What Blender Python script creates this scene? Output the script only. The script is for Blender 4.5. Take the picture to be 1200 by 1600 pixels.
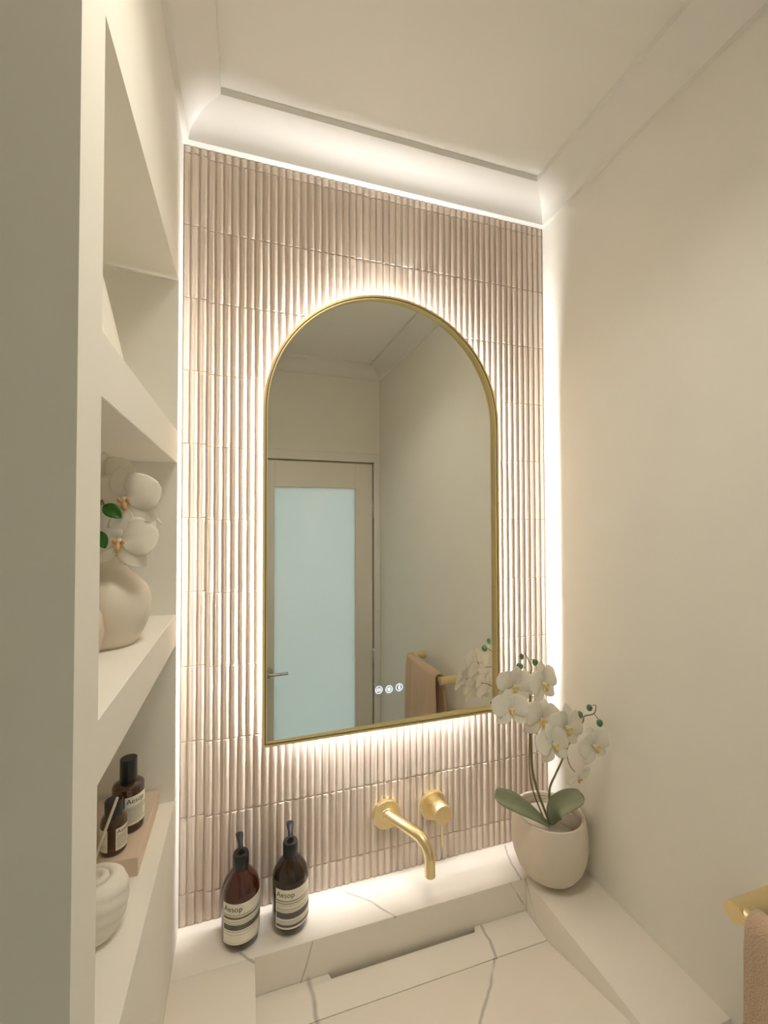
import bpy, bmesh, math, random
from math import sin, cos, tan, pi, radians, atan2, sqrt
from mathutils import Vector, Matrix

random.seed(7)
S = bpy.context.scene
COL = S.collection
for o in list(bpy.data.objects):
    bpy.data.objects.remove(o)

# ------------------------------------------------------------------ camera
CZ = 1.72                                   # eye height
CAM = Vector((0.1271, -1.0, CZ))
FPX, YAW, PITCH, ROLL = 682.47, 0.3090, 0.0210, -0.0027
_fw = Vector((sin(YAW), cos(YAW), 0)); _rt = Vector((cos(YAW), -sin(YAW), 0)); _up = Vector((0, 0, 1))
_fw, _up = cos(PITCH) * _fw + sin(PITCH) * _up, cos(PITCH) * _up - sin(PITCH) * _fw
_rt, _up = cos(ROLL) * _rt + sin(ROLL) * _up, cos(ROLL) * _up - sin(ROLL) * _rt
cd = bpy.data.cameras.new('camera')
cd.sensor_fit = 'HORIZONTAL'; cd.sensor_width = 36.0; cd.lens = FPX / 1200 * 36.0
cd.clip_start = 0.02
cam = bpy.data.objects.new('camera', cd); COL.objects.link(cam)
M = Matrix((_rt, _up, -_fw)).transposed().to_4x4(); M.translation = CAM
cam.matrix_world = M
S.camera = cam

# ------------------------------------------------------------------ world, lamps, exposure
W = bpy.data.worlds.new('hall_daylight'); S.world = W; W.use_nodes = True
bg = W.node_tree.nodes['Background']
bg.inputs['Color'].default_value = (0.90, 0.97, 1.0, 1); bg.inputs['Strength'].default_value = 3.6
LED_STRENGTH = 112.0
FILL_POWER = 1.65
FILL_AT = (0.30, -0.60)
ld = bpy.data.lights.new('fill_lamp', 'AREA'); ld.shape = 'DISK'; ld.size = 0.30  # fill light with no known source, added to lift the room's brightness
ld.energy = FILL_POWER; ld.spread = radians(126); ld.color = (1.0, 0.93, 0.80)
lo = bpy.data.objects.new('fill_lamp', ld); COL.objects.link(lo)
lo.location = (FILL_AT[0], FILL_AT[1], 2.566)
S.view_settings.view_transform = 'Standard'; S.view_settings.look = 'None'
S.view_settings.gamma = 1.0; S.view_settings.use_curve_mapping = False
S.view_settings.exposure = 0.74
S.cycles.max_bounces = 14; S.cycles.diffuse_bounces = 8; S.cycles.glossy_bounces = 6
S.cycles.transmission_bounces = 8
S.cycles.sample_clamp_indirect = 6.0
S.cycles.use_denoising = True

# ------------------------------------------------------------------ measures (m)
RW = 0.9105                # inner width of the alcove
ZT = 2.528                 # underside of the cornice
ZC = 2.596                 # ceiling
ZL = 0.8817                # top of the stone ledge
YN = -0.597                # near end of the niche wall
YD = -1.45                 # wall with the door
XL = -0.90                 # far left wall of the room
NJ = -0.536                # near jamb of the niche
NB = -0.056                # far wall of the niche
XI = -0.21                 # back of the niche


def at(px, py, Y=None, X=None, Z=None):
    """a point of the photograph on a plane of the room"""
    d = _fw + (px - 600) / FPX * _rt - (py - 800) / FPX * _up
    if Y is not None: t = (Y - CAM.y) / d.y
    elif X is not None: t = (X - CAM.x) / d.x
    else: t = (Z - CAM.z) / d.z
    return CAM + d * t


def px_of(P):
    d = Vector(P) - CAM; z = d.dot(_fw)
    return 600 + FPX * d.dot(_rt) / z, 800 - FPX * d.dot(_up) / z, z


# ------------------------------------------------------------------ materials
class NT:
    def __init__(s, name):
        s.m = bpy.data.materials.new(name); s.m.use_nodes = True
        s.t = s.m.node_tree; s.b = s.t.nodes['Principled BSDF']
    def n(s, kind, **kw):
        nd = s.t.nodes.new(kind)
        for k, v in kw.items(): setattr(nd, k, v)
        return nd
    def l(s, a, b): s.t.links.new(a, b)
    def math(s, op, a, b=None, clamp=False):
        nd = s.n('ShaderNodeMath', operation=op, use_clamp=clamp)
        for i, v in enumerate((a, b)):
            if v is None: continue
            if isinstance(v, (int, float)): nd.inputs[i].default_value = v
            else: s.l(v, nd.inputs[i])
        return nd.outputs[0]
    def vmath(s, op, a, b=None):
        nd = s.n('ShaderNodeVectorMath', operation=op)
        for i, v in enumerate((a, b)):
            if v is None: continue
            if isinstance(v, (tuple, Vector)): nd.inputs[i].default_value = v
            else: s.l(v, nd.inputs[i])
        return nd
    def bump(s, height, strength=0.2, dist=0.001):
        b = s.n('ShaderNodeBump'); b.inputs['Strength'].default_value = strength
        b.inputs['Distance'].default_value = dist
        s.l(height, b.inputs['Height']); s.l(b.outputs[0], s.b.inputs['Normal'])


def mat(name, col, rough=0.5, metal=0.0, noise=0.0, scale=60, bump=0.0, **kw):
    t = NT(name); b = t.b
    b.inputs['Base Color'].default_value = (*col, 1)
    b.inputs['Roughness'].default_value = rough; b.inputs['Metallic'].default_value = metal
    for k, v in kw.items():
        b.inputs[k.replace('_', ' ')].default_value = v
    if noise or bump:
        g = t.n('ShaderNodeNewGeometry'); nz = t.n('ShaderNodeTexNoise')
        nz.inputs['Scale'].default_value = scale; nz.inputs['Detail'].default_value = 4
        t.l(g.outputs['Position'], nz.inputs['Vector'])
        if noise:
            mx = t.n('ShaderNodeMix', data_type='RGBA')
            mx.inputs['A'].default_value = (*[c * (1 - noise) for c in col], 1)
            mx.inputs['B'].default_value = (*[min(1, c * (1 + noise)) for c in col], 1)
            t.l(nz.outputs[0], mx.inputs['Factor']); t.l(mx.outputs['Result'], b.inputs['Base Color'])
        if bump:
            t.bump(nz.outputs[0], bump, 0.002)
    return t.m


M_wall = mat('wall_paint', (0.84, 0.82, 0.755), 0.75, noise=0.02, scale=9, bump=0.03)
M_ceil = mat('ceiling_paint', (0.86, 0.85, 0.805), 0.8, noise=0.015, scale=7)
M_trim = mat('trim_paint', (0.83, 0.815, 0.775), 0.6, noise=0.01, scale=10)
M_grout = mat('tile_grout', (0.66, 0.56, 0.48), 0.9, noise=0.1, scale=80)
M_brass = mat('brushed_brass', (0.83, 0.69, 0.40), 0.36, 1.0, noise=0.06, scale=300)
M_brass2 = mat('brass_frame', (0.84, 0.69, 0.36), 0.42, 0.8, noise=0.05, scale=200)
M_chrome = mat('satin_chrome', (0.62, 0.62, 0.60), 0.25, 1.0, noise=0.03, scale=100)
M_mirror = mat('mirror_silver', (0.83, 0.84, 0.80), 0.0, 1.0)
M_dark = mat('dark_gap', (0.03, 0.025, 0.015), 0.6)
M_black = mat('black_plastic', (0.012, 0.012, 0.013), 0.35, noise=0.1, scale=200)
M_paper = mat('label_paper', (0.84, 0.80, 0.68), 0.6, noise=0.03, scale=150)
M_ink = mat('label_ink', (0.05, 0.045, 0.045), 0.6)
M_inkgrey = mat('label_ink_grey', (0.13, 0.115, 0.11), 0.6)
M_wood = mat('floor_tile', (0.66, 0.63, 0.57), 0.5, noise=0.05, scale=12)
M_door = mat('door_paint', (0.80, 0.765, 0.69), 0.45, noise=0.01, scale=10)
M_ceramic = mat('matt_ceramic', (0.74, 0.675, 0.575), 0.65, noise=0.03, scale=30, bump=0.04)
M_ceramic_w = mat('white_ceramic', (0.80, 0.765, 0.69), 0.5, noise=0.02, scale=30)
M_pot = mat('cream_pot', (0.70, 0.625, 0.52), 0.6, noise=0.04, scale=25, bump=0.04)
M_liner = mat('white_liner', (0.74, 0.70, 0.64), 0.5, noise=0.02, scale=30)
M_tray = mat('blush_stone', (0.66, 0.53, 0.42), 0.55, noise=0.05, scale=20)
M_stick = mat('pale_stick', (0.78, 0.70, 0.56), 0.7, noise=0.06, scale=120)
M_led = NT('led_light').m
_b = M_led.node_tree.nodes['Principled BSDF']
_b.inputs['Base Color'].default_value = (0.8, 0.8, 0.8, 1)
_b.inputs['Emission Color'].default_value = (1.0, 0.975, 0.96, 1); _b.inputs['Emission Strength'].default_value = LED_STRENGTH
M_icon = NT('icon_light').m
_b = M_icon.node_tree.nodes['Principled BSDF']
_b.inputs['Base Color'].default_value = (0.5, 0.55, 0.6, 1)
_b.inputs['Emission Color'].default_value = (0.72, 0.87, 1.0, 1); _b.inputs['Emission Strength'].default_value = 0.9
M_fill_lens = NT('fill_lens').m  # glowing lens of the added fill light
_b = M_fill_lens.node_tree.nodes['Principled BSDF']
_b.inputs['Emission Color'].default_value = (1.0, 0.86, 0.66, 1); _b.inputs['Emission Strength'].default_value = 2.0


def glaze(name):
    """hand-made glazed finger tile: slight tone change per piece, pits and ripples"""
    t = NT(name); g = t.n('ShaderNodeNewGeometry')
    mp = t.vmath('MULTIPLY', g.outputs['Position'], (60.6, 1.0, 6.39))     # one cell per tile
    fl = t.vmath('FLOOR', mp.outputs[0]); wn = t.n('ShaderNodeTexWhiteNoise', noise_dimensions='3D')
    t.l(fl.outputs[0], wn.inputs['Vector'])
    mx = t.n('ShaderNodeMix', data_type='RGBA')
    mx.inputs['A'].default_value = (0.63, 0.525, 0.44, 1); mx.inputs['B'].default_value = (0.71, 0.61, 0.52, 1)
    t.l(wn.outputs['Value'], mx.inputs['Factor']); t.l(mx.outputs['Result'], t.b.inputs['Base Color'])
    t.b.inputs['Roughness'].default_value = 0.30
    n1 = t.n('ShaderNodeTexNoise'); n1.inputs['Scale'].default_value = 55; n1.inputs['Detail'].default_value = 3
    t.l(g.outputs['Position'], n1.inputs['Vector'])
    v = t.n('ShaderNodeTexVoronoi'); v.inputs['Scale'].default_value = 420; t.l(g.outputs['Position'], v.inputs['Vector'])
    pit = t.math('LESS_THAN', v.outputs['Distance'], 0.33)
    n2 = t.n('ShaderNodeTexNoise'); n2.inputs['Scale'].default_value = 24; t.l(g.outputs['Position'], n2.inputs['Vector'])
    gate = t.math('MULTIPLY', t.math('SUBTRACT', n2.outputs[0], 0.52), 6.0, True)
    pit = t.math('MULTIPLY', pit, gate)
    h = t.math('SUBTRACT', n1.outputs[0], t.math('MULTIPLY', pit, 0.9))
    t.bump(h, 0.55, 0.0020)
    return t.m


M_tile = glaze('glazed_tile')


def amber(name, col, trans):
    t = NT(name); b = t.b
    b.inputs['Base Color'].default_value = (*col, 1); b.inputs['Roughness'].default_value = 0.08
    b.inputs['Transmission Weight'].default_value = trans; b.inputs['IOR'].default_value = 1.45
    b.inputs['Coat Weight'].default_value = 0.4; b.inputs['Coat Roughness'].default_value = 0.05
    return t.m


M_amber1 = amber('amber_plastic_red', (0.085, 0.020, 0.011), 0.35)
M_amber2 = amber('amber_plastic_dark', (0.034, 0.017, 0.008), 0.35)
M_amber3 = amber('amber_glass', (0.10, 0.042, 0.014), 0.45)


def thin_leaf(name, col, col2, tr, rough=0.5, scale=40, tcol=None):
    """a petal or leaf that lets some light through"""
    t = NT(name); t.b.inputs['Roughness'].default_value = rough
    g = t.n('ShaderNodeNewGeometry'); nz = t.n('ShaderNodeTexNoise'); nz.inputs['Scale'].default_value = scale
    t.l(g.outputs['Position'], nz.inputs['Vector'])
    mx = t.n('ShaderNodeMix', data_type='RGBA'); mx.inputs['A'].default_value = (*col, 1); mx.inputs['B'].default_value = (*col2, 1)
    t.l(nz.outputs[0], mx.inputs['Factor']); t.l(mx.outputs['Result'], t.b.inputs['Base Color'])
    tl = t.n('ShaderNodeBsdfTranslucent'); tl.inputs['Color'].default_value = (*(tcol or col), 1)
    ms = t.n('ShaderNodeMixShader'); ms.inputs[0].default_value = tr
    t.l(t.b.outputs[0], ms.inputs[1]); t.l(tl.outputs[0], ms.inputs[2])
    t.l(ms.outputs[0], t.t.nodes['Material Output'].inputs['Surface'])
    return t.m


M_petal = thin_leaf('orchid_petal', (0.90, 0.88, 0.81), (0.94, 0.92, 0.87), 0.42, 0.55)
M_lip = thin_leaf('orchid_lip', (0.78, 0.58, 0.10), (0.85, 0.72, 0.30), 0.15, 0.5, 150)
M_lip2 = thin_leaf('orchid_lip_orange', (0.72, 0.38, 0.12), (0.80, 0.55, 0.28), 0.15, 0.5, 150)
M_leaf = thin_leaf('orchid_leaf', (0.25, 0.29, 0.175), (0.34, 0.37, 0.25), 0.10, 0.45, 30)
M_stem = thin_leaf('orchid_stem', (0.21, 0.22, 0.085), (0.17, 0.12, 0.06), 0.0, 0.5, 18)
M_bud = thin_leaf('orchid_bud', (0.055, 0.17, 0.065), (0.13, 0.27, 0.13), 0.05, 0.45, 90)
M_gleaf = thin_leaf('green_leaf', (0.02, 0.12, 0.008), (0.045, 0.19, 0.02), 0.08, 0.4, 60)


def terry():
    t = NT('terry_towel'); b = t.b
    g = t.n('ShaderNodeNewGeometry')
    n1 = t.n('ShaderNodeTexNoise'); n1.inputs['Scale'].default_value = 420; n1.inputs['Detail'].default_value = 3
    t.l(g.outputs['Position'], n1.inputs['Vector'])
    mx = t.n('ShaderNodeMix', data_type='RGBA')
    mx.inputs['A'].default_value = (0.50, 0.33, 0.20, 1); mx.inputs['B'].default_value = (0.74, 0.55, 0.40, 1)
    t.l(n1.outputs[0], mx.inputs['Factor']); t.l(mx.outputs['Result'], b.inputs['Base Color'])
    b.inputs['Roughness'].default_value = 0.95; b.inputs['Sheen Weight'].default_value = 0.3
    t.bump(n1.outputs[0], 0.9, 0.003)
    return t.m


M_towel = terry()


def moss():
    t = NT('grey_fibre'); b = t.b
    g = t.n('ShaderNodeNewGeometry')
    n1 = t.n('ShaderNodeTexNoise'); n1.inputs['Scale'].default_value = 260; n1.inputs['Detail'].default_value = 5
    n1.inputs['Distortion'].default_value = 2.5
    t.l(g.outputs['Position'], n1.inputs['Vector'])
    mx = t.n('ShaderNodeMix', data_type='RGBA')
    mx.inputs['A'].default_value = (0.28, 0.25, 0.19, 1); mx.inputs['B'].default_value = (0.66, 0.60, 0.50, 1)
    t.l(n1.outputs[0], mx.inputs['Factor']); t.l(mx.outputs['Result'], b.inputs['Base Color'])
    b.inputs['Roughness'].default_value = 0.95
    t.bump(n1.outputs[0], 0.8, 0.003)
    return t.m


M_moss = moss()


def stone():
    """white engineered stone with a few grey veins at their own places"""
    t = NT('veined_stone'); b = t.b
    g = t.n('ShaderNodeNewGeometry'); P = g.outputs['Position']
    nz = t.n('ShaderNodeTexNoise'); nz.inputs['Scale'].default_value = 14; nz.inputs['Detail'].default_value = 3
    t.l(P, nz.inputs['Vector'])
    off = t.vmath('MULTIPLY', t.vmath('SUBTRACT', nz.outputs['Color'], (0.5, 0.5, 0.5)).outputs[0], (0.012, 0.012, 0.012))
    Q = t.vmath('ADD', P, off.outputs[0]).outputs[0]
    YF = -0.1065
    A = lambda x, y: at(x, y, Z=ZL)
    Fr = lambda x, y: at(x, y, Y=YF)
    D = lambda x, y: at(x, y, Z=0.808)
    def Rm(x, y):                                   # on the sloping ramp
        k = (0.8797 - 0.8072) / (0.46 - 0.1838); P0 = CAM; d = at(x, y, Y=0.0) - CAM
        t_ = (0.8072 + k * (-0.1838 - P0.y) - P0.z) / (d.z + k * d.y)
        return P0 + d * t_
    segs = [(A(540, 1393), A(578, 1408), .0025), (A(578, 1408), A(617, 1432), .0025),
            (Fr(490, 1468), Fr(470, 1536), .0016),
            (D(752, 1446), D(766, 1470), .0034), (D(766, 1470), D(774, 1497), .0034),
            (Rm(771, 1499), Rm(766, 1540), .0031), (Rm(766, 1540), Rm(748, 1604), .0031),
            (D(481, 1533), D(489, 1556), .0046), (D(489, 1556), D(494, 1590), .0046), (Rm(494, 1588), Rm(500, 1610), .0046),
            (A(376, 1489), A(398, 1504), .0028),
            (A(790, 1322), A(800, 1352), .0025), (A(800, 1352), A(822, 1386), .0025),
            (Fr(797, 1378), Fr(818, 1412), .0016),
            (at(819, 1371, X=.7578), at(838, 1442, X=.7578), .0016)]
    mask = None
    for p, q, w in segs:
        pq = q - p; L2 = pq.length_squared
        pa = t.vmath('SUBTRACT', Q, tuple(p)).outputs[0]
        dt = t.vmath('DOT_PRODUCT', pa, tuple(pq / L2)).outputs['Value']
        h = t.math('ADD', dt, 0.0, True)
        sc = t.n('ShaderNodeVectorMath', operation='SCALE'); sc.inputs[0].default_value = tuple(pq); t.l(h, sc.inputs['Scale'])
        ds = t.vmath('DISTANCE', pa, sc.outputs[0]).outputs['Value']
        k = t.math('SUBTRACT', 1.35, t.math('DIVIDE', ds, w), True)
        mask = k if mask is None else t.math('MAXIMUM', mask, k)
    n2 = t.n('ShaderNodeTexNoise'); n2.inputs['Scale'].default_value = 5; t.l(P, n2.inputs['Vector'])
    base = t.n('ShaderNodeMix', data_type='RGBA')
    base.inputs['A'].default_value = (0.80, 0.755, 0.68, 1); base.inputs['B'].default_value = (0.84, 0.795, 0.72, 1)
    t.l(n2.outputs[0], base.inputs['Factor'])
    mx = t.n('ShaderNodeMix', data_type='RGBA'); mx.inputs['B'].default_value = (0.40, 0.375, 0.345, 1)
    t.l(t.math('MULTIPLY', mask, 0.8), mx.inputs['Factor']); t.l(base.outputs['Result'], mx.inputs['A'])
    t.l(mx.outputs['Result'], b.inputs['Base Color'])
    b.inputs['Roughness'].default_value = 0.35
    return t.m


M_stone = stone()


def frosted():
    t = NT('frosted_glass')
    df = t.n('ShaderNodeBsdfDiffuse'); df.inputs['Color'].default_value = (0.66, 0.69, 0.665, 1)
    tl = t.n('ShaderNodeBsdfTranslucent'); tl.inputs['Color'].default_value = (0.72, 0.77, 0.745, 1)
    m1 = t.n('ShaderNodeMixShader'); m1.inputs[0].default_value = 0.5
    gl = t.n('ShaderNodeBsdfGlossy'); gl.inputs['Roughness'].default_value = 0.01
    fr = t.n('ShaderNodeFresnel'); fr.inputs['IOR'].default_value = 1.5
    nz = t.n('ShaderNodeTexNoise'); nz.inputs['Scale'].default_value = 3
    m2 = t.n('ShaderNodeMixShader')
    t.l(df.outputs[0], m1.inputs[1]); t.l(tl.outputs[0], m1.inputs[2])
    t.l(fr.outputs[0], m2.inputs[0]); t.l(m1.outputs[0], m2.inputs[1]); t.l(gl.outputs[0], m2.inputs[2])
    t.l(m2.outputs[0], t.t.nodes['Material Output'].inputs['Surface'])
    return t.m


M_frost = frosted()

# ------------------------------------------------------------------ helpers


def obj(name, bm, m, parent=None, smooth=False, recalc=True):
    if isinstance(bm, bmesh.types.BMesh):
        if recalc: bmesh.ops.recalc_face_normals(bm, faces=bm.faces)
        me = bpy.data.meshes.new(name); bm.to_mesh(me); bm.free()
    else:
        me = bm
    for mm in (m if isinstance(m, (list, tuple)) else [m]):
        me.materials.append(mm)
    if smooth:
        for p in me.polygons: p.use_smooth = True
    o = bpy.data.objects.new(name, me); COL.objects.link(o)
    if parent: o.parent = parent
    return o


def autosmooth(o, ang=35):
    me = o.data
    for p in me.polygons: p.use_smooth = True
    me.set_sharp_from_angle(angle=radians(ang))
    return o


def empty(name, loc=(0, 0, 0), rz=0.0):
    o = bpy.data.objects.new(name, None); COL.objects.link(o)
    o.location = loc; o.rotation_euler.z = rz; o.empty_display_size = 0.03
    return o


def tag(o, label=None, cat=None, group=None, kind=None):
    if label: o['label'] = label
    if cat: o['category'] = cat
    if group: o['group'] = group
    if kind: o['kind'] = kind
    return o


def box(bm, x0, x1, y0, y1, z0, z1, bev=0.0, seg=2):
    v = [bm.verts.new((x, y, z)) for z in (z0, z1) for y in (y0, y1) for x in (x0, x1)]
    fs = [bm.faces.new([v[i] for i in f]) for f in ((0, 2, 3, 1), (4, 5, 7, 6), (0, 1, 5, 4), (2, 6, 7, 3), (0, 4, 6, 2), (1, 3, 7, 5))]
    if bev:
        es = list({e for f in fs for e in f.edges})
        bmesh.ops.bevel(bm, geom=es, offset=bev, segments=seg, affect='EDGES', profile=0.5)
    return bm


def prism(bm, pts, lo, hi, axis='z'):
    """pts: 2D polygon; extruded along an axis"""
    def mk(p, h):
        return {'z': (p[0], p[1], h), 'y': (p[0], h, p[1]), 'x': (h, p[0], p[1])}[axis]
    a = [bm.verts.new(mk(p, lo)) for p in pts]; b = [bm.verts.new(mk(p, hi)) for p in pts]
    bm.faces.new(a); bm.faces.new(b[::-1])
    n = len(pts)
    for i in range(n):
        bm.faces.new((a[i], b[i], b[(i + 1) % n], a[(i + 1) % n]))
    return bm


def lathe(bm, prof, n=32, c=(0, 0, 0), rfun=None, a0=0.0, a1=2 * pi, mtx=None):
    """prof: (r, z) pairs, revolved about z"""
    full = abs(a1 - a0 - 2 * pi) < 1e-6
    rings = []
    for r, z in prof:
        k = n if full else n + 1
        ring = []
        for i in range(k):
            a = a0 + (a1 - a0) * i / n
            rr = r if rfun is None else rfun(r, z, a)
            p = Vector((rr * cos(a), rr * sin(a), z))
            if mtx: p = mtx @ p
            ring.append(bm.verts.new(p + Vector(c)))
        rings.append(ring)
    for A, B in zip(rings, rings[1:]):
        k = len(A)
        for i in range(k if full else k - 1):
            bm.faces.new((A[i], A[(i + 1) % k], B[(i + 1) % k], B[i]))
    if full:
        for ring, (r, z) in ((rings[0], prof[0]), (rings[-1], prof[-1])):
            if r > 1e-5: bm.faces.new(ring)
        bmesh.ops.remove_doubles(bm, verts=[v for R in rings for v in R], dist=1e-6)
    return bm


def smoothpath(pts, k=6):
    """Catmull-Rom through the points"""
    P = [Vector(p) for p in pts]; out = []
    for i in range(len(P) - 1):
        p0 = P[max(i - 1, 0)]; p1 = P[i]; p2 = P[i + 1]; p3 = P[min(i + 2, len(P) - 1)]
        for j in range(k):
            t = j / k
            out.append(0.5 * (2 * p1 + (p2 - p0) * t + (2 * p0 - 5 * p1 + 4 * p2 - p3) * t * t + (3 * p1 - p0 - 3 * p2 + p3) * t ** 3))
    out.append(P[-1]); return out


def tube(bm, pts, r, n=10, caps=True):
    P = [Vector(p) for p in pts]
    rs = r if isinstance(r, (list, tuple)) else [r] * len(P)
    rings = []; prev = None
    for i, p in enumerate(P):
        d = (P[min(i + 1, len(P) - 1)] - P[max(i - 1, 0)]).normalized()
        if prev is None:
            u = d.orthogonal().normalized()
        else:
            u = (prev - d * prev.dot(d)).normalized()
        prev = u; w = d.cross(u)
        rings.append([bm.verts.new(p + rs[i] * (cos(2 * pi * k / n) * u + sin(2 * pi * k / n) * w)) for k in range(n)])
    for A, B in zip(rings, rings[1:]):
        for k in range(n):
            bm.faces.new((A[k], A[(k + 1) % n], B[(k + 1) % n], B[k]))
    if caps:
        bm.faces.new(rings[0]); bm.faces.new(rings[-1])
    return bm


def struct(name, bm, m, parent=None, smooth=False):
    o = obj(name, bm, m, parent, smooth); o['kind'] = 'structure'; return o


# ------------------------------------------------------------------ room shell
bm = bmesh.new(); box(bm, XL, RW, YD, 0.012, -0.06, 0.0); struct('floor', bm, M_wood)
bm = bmesh.new(); box(bm, XL - .1, RW + .1, YD - .1, 0.11, ZC, ZC + .06); struct('ceiling', bm, M_ceil)
bm = bmesh.new(); box(bm, XL - .1, RW + .1, 0.0075, 0.11, 0, ZC); wall_back = struct('wall_back', bm, M_grout)
bm = bmesh.new(); box(bm, RW, RW + .1, YD - .1, 0.012, 0, ZC); struct('wall_right', bm, M_wall)

# niche wall on the left: solid block with the shelf niche cut in
ZH, ZNB = 2.1998, 1.1772
bm = bmesh.new()
box(bm, XL, 0, YN, NJ, 0, ZC)                 # near jamb
box(bm, XL, 0, NB, 0.012, 0, ZC)              # far jamb
box(bm, XL, 0, NJ, NB, ZH, ZC)                # head
box(bm, XL, 0, NJ, NB, 0, ZNB)                # base of the niche
box(bm, XL, XI, NJ, NB, ZNB, ZH)              # back of the niche
wall_left = struct('wall_left', bm, M_wall)
for z0, z1 in ((1.8365, 1.8993), (1.4775, 1.5386)):
    bm = bmesh.new(); box(bm, XI, -0.0005, NJ, NB, z0, z1, 0.0012, 1)
    obj('shelf', bm, M_wall, wall_left)
bm = bmesh.new(); box(bm, XL - .1, XL, YD, YN, 0, ZC); struct('wall_far_left', bm, M_wall)

# wall with the door
DX0, DX1, DZ = 0.205, 0.878, 2.058
bm = bmesh.new()
box(bm, XL - .1, DX0, YD - .1, YD, 0, ZC)
box(bm, DX1, RW, YD - .1, YD, 0, ZC)
box(bm, DX0, DX1, YD - .1, YD, DZ, ZC)
struct('wall_door', bm, M_wall)

# cornices with mitred corners
poly = [(0, 0.012), (0, YN), (XL, YN), (XL, YD), (RW, YD), (RW, 0.012)]
poly[0] = (0, 0.0); poly[5] = (RW, 0.0)
prof = [(0, 0), (0.011, 0), (0.012, 0.006)]
for i in range(1, 9):
    a = pi / 2 * i / 8
    prof.append((0.0782 - 0.0662 * cos(a), 0.006 + 0.048 * sin(a)))
prof += [(0.0784, 0.0685)]
prof = [(-0.012 if i == 0 else r, z) for i, (r, z) in enumerate(prof)] + [(-0.012, 0.0685)]


def inset_corner(i, off):
    p = Vector(poly[i]); a = Vector(poly[i - 1]); b = Vector(poly[(i + 1) % len(poly)])
    d1 = (p - a).normalized(); d2 = (b - p).normalized()
    n1 = Vector((-d1.y, d1.x)); n2 = Vector((-d2.y, d2.x))       # polygon runs counter-clockwise: inward is left
    m = (n1 + n2); m = m / (1 + n1.dot(n2))
    return p + m * off


for k in range(len(poly)):
    i, j = k, (k + 1) % len(poly)
    bm = bmesh.new()
    A = []; B = []
    for r, z in prof:
        a = inset_corner(i, r); b = inset_corner(j, r)
        A.append(bm.verts.new((a.x, a.y, ZT + z))); B.append(bm.verts.new((b.x, b.y, ZT + z)))
    n = len(prof)
    for q in range(n):
        bm.faces.new((A[q], B[q], B[(q + 1) % n], A[(q + 1) % n]))
    bm.faces.new(A); bm.faces.new(B)
    autosmooth(struct('trim_%d' % (k + 1), bm, M_trim), 30)

# door: architrave, stiles and rails, frosted pane, lever, hinges
door = empty('door_1', (0, 0, 0)); door['kind'] = 'structure'
YF = YD + 0.012


def dpart(name, m, *b, bev=0.002, par=None):
    bm = bmesh.new(); box(bm, *b, bev, 1); return obj(name, bm, m, par or door)


dpart('architrave', M_trim, DX1 - .004, RW - 0.0005, YD, YF, 0, 2.100)
dpart('architrave', M_trim, DX0 - .040, DX0 + .004, YD, YF, 0, 2.100)
dpart('architrave', M_trim, DX0 - .040, RW - 0.0005, YD, YF - .001, DZ - .004, 2.104)
GX0, GX1, GZ0, GZ1 = 0.322, 0.768, 0.16, 1.905
dpart('stile', M_door, DX0 + .006, GX0, YD - .042, YD - .004, 0.008, DZ - .010)
dpart('stile', M_door, GX1, DX1 - .009, YD - .042, YD - .004, 0.008, DZ - .010)
dpart('rail', M_door, GX0, GX1, YD - .042, YD - .004, GZ1, DZ - .010)
dpart('rail', M_door, GX0, GX1, YD - .042, YD - .004, 0.008, GZ0)
dpart('glass_pane', M_frost, GX0, GX1, YD - .025, YD - .017, GZ0, GZ1, bev=0)
for hz in (1.79, 0.95, 0.28):
    bm = bmesh.new(); lathe(bm, [(0.005, -0.05), (0.005, 0.05)], 10, (DX1 - .006, YD + .001, hz)); obj('hinge', bm, M_chrome, door, True)
hx, hz = 0.290, 0.928
for b_ in ((DX0, DX0 + .03, 0, DZ), (DX1 - .03, DX1, 0, DZ), (DX0 + .03, DX1 - .03, DZ - .03, DZ)):
    dpart('door_stop', M_door, b_[0], b_[1], YD - .075, YD - .0425, b_[2], b_[3], bev=0)  # battens added behind the leaf to block daylight leaking through its gaps
bm = bmesh.new()
lathe(bm, [(0.027, 0), (0.027, 0.007), (0.012, 0.009), (0.010, 0.045)], 20, (hx, YD - .004, hz), mtx=Matrix.Rotation(-pi / 2, 4, 'X'))
tube(bm, smoothpath([(hx, YD + .038, hz), (hx + .03, YD + .042, hz), (hx + .1, YD + .042, hz)]), 0.008, 10)
autosmooth(obj('handle', bm, M_chrome, door))

# ------------------------------------------------------------------ finger tiles
NC = 55; CWD = RW / NC; ROWH = 0.1565; ZANCH = CZ + 0.004
MX0, MX1, MZ0, MZA = 0.1644, 0.7374, CZ - 0.4744, CZ + 0.526
MC, MR = (MX0 + MX1) / 2, (MX1 - MX0) / 2; MZS = MZA - MR


def behind_mirror(x, z0, z1):
    m = 0.03
    if not (MX0 + m < x < MX1 - m): return False
    top = MZS + sqrt(max(0, (MR - m) ** 2 - (x - MC) ** 2))
    return z0 > MZ0 + m and z1 < top


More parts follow.
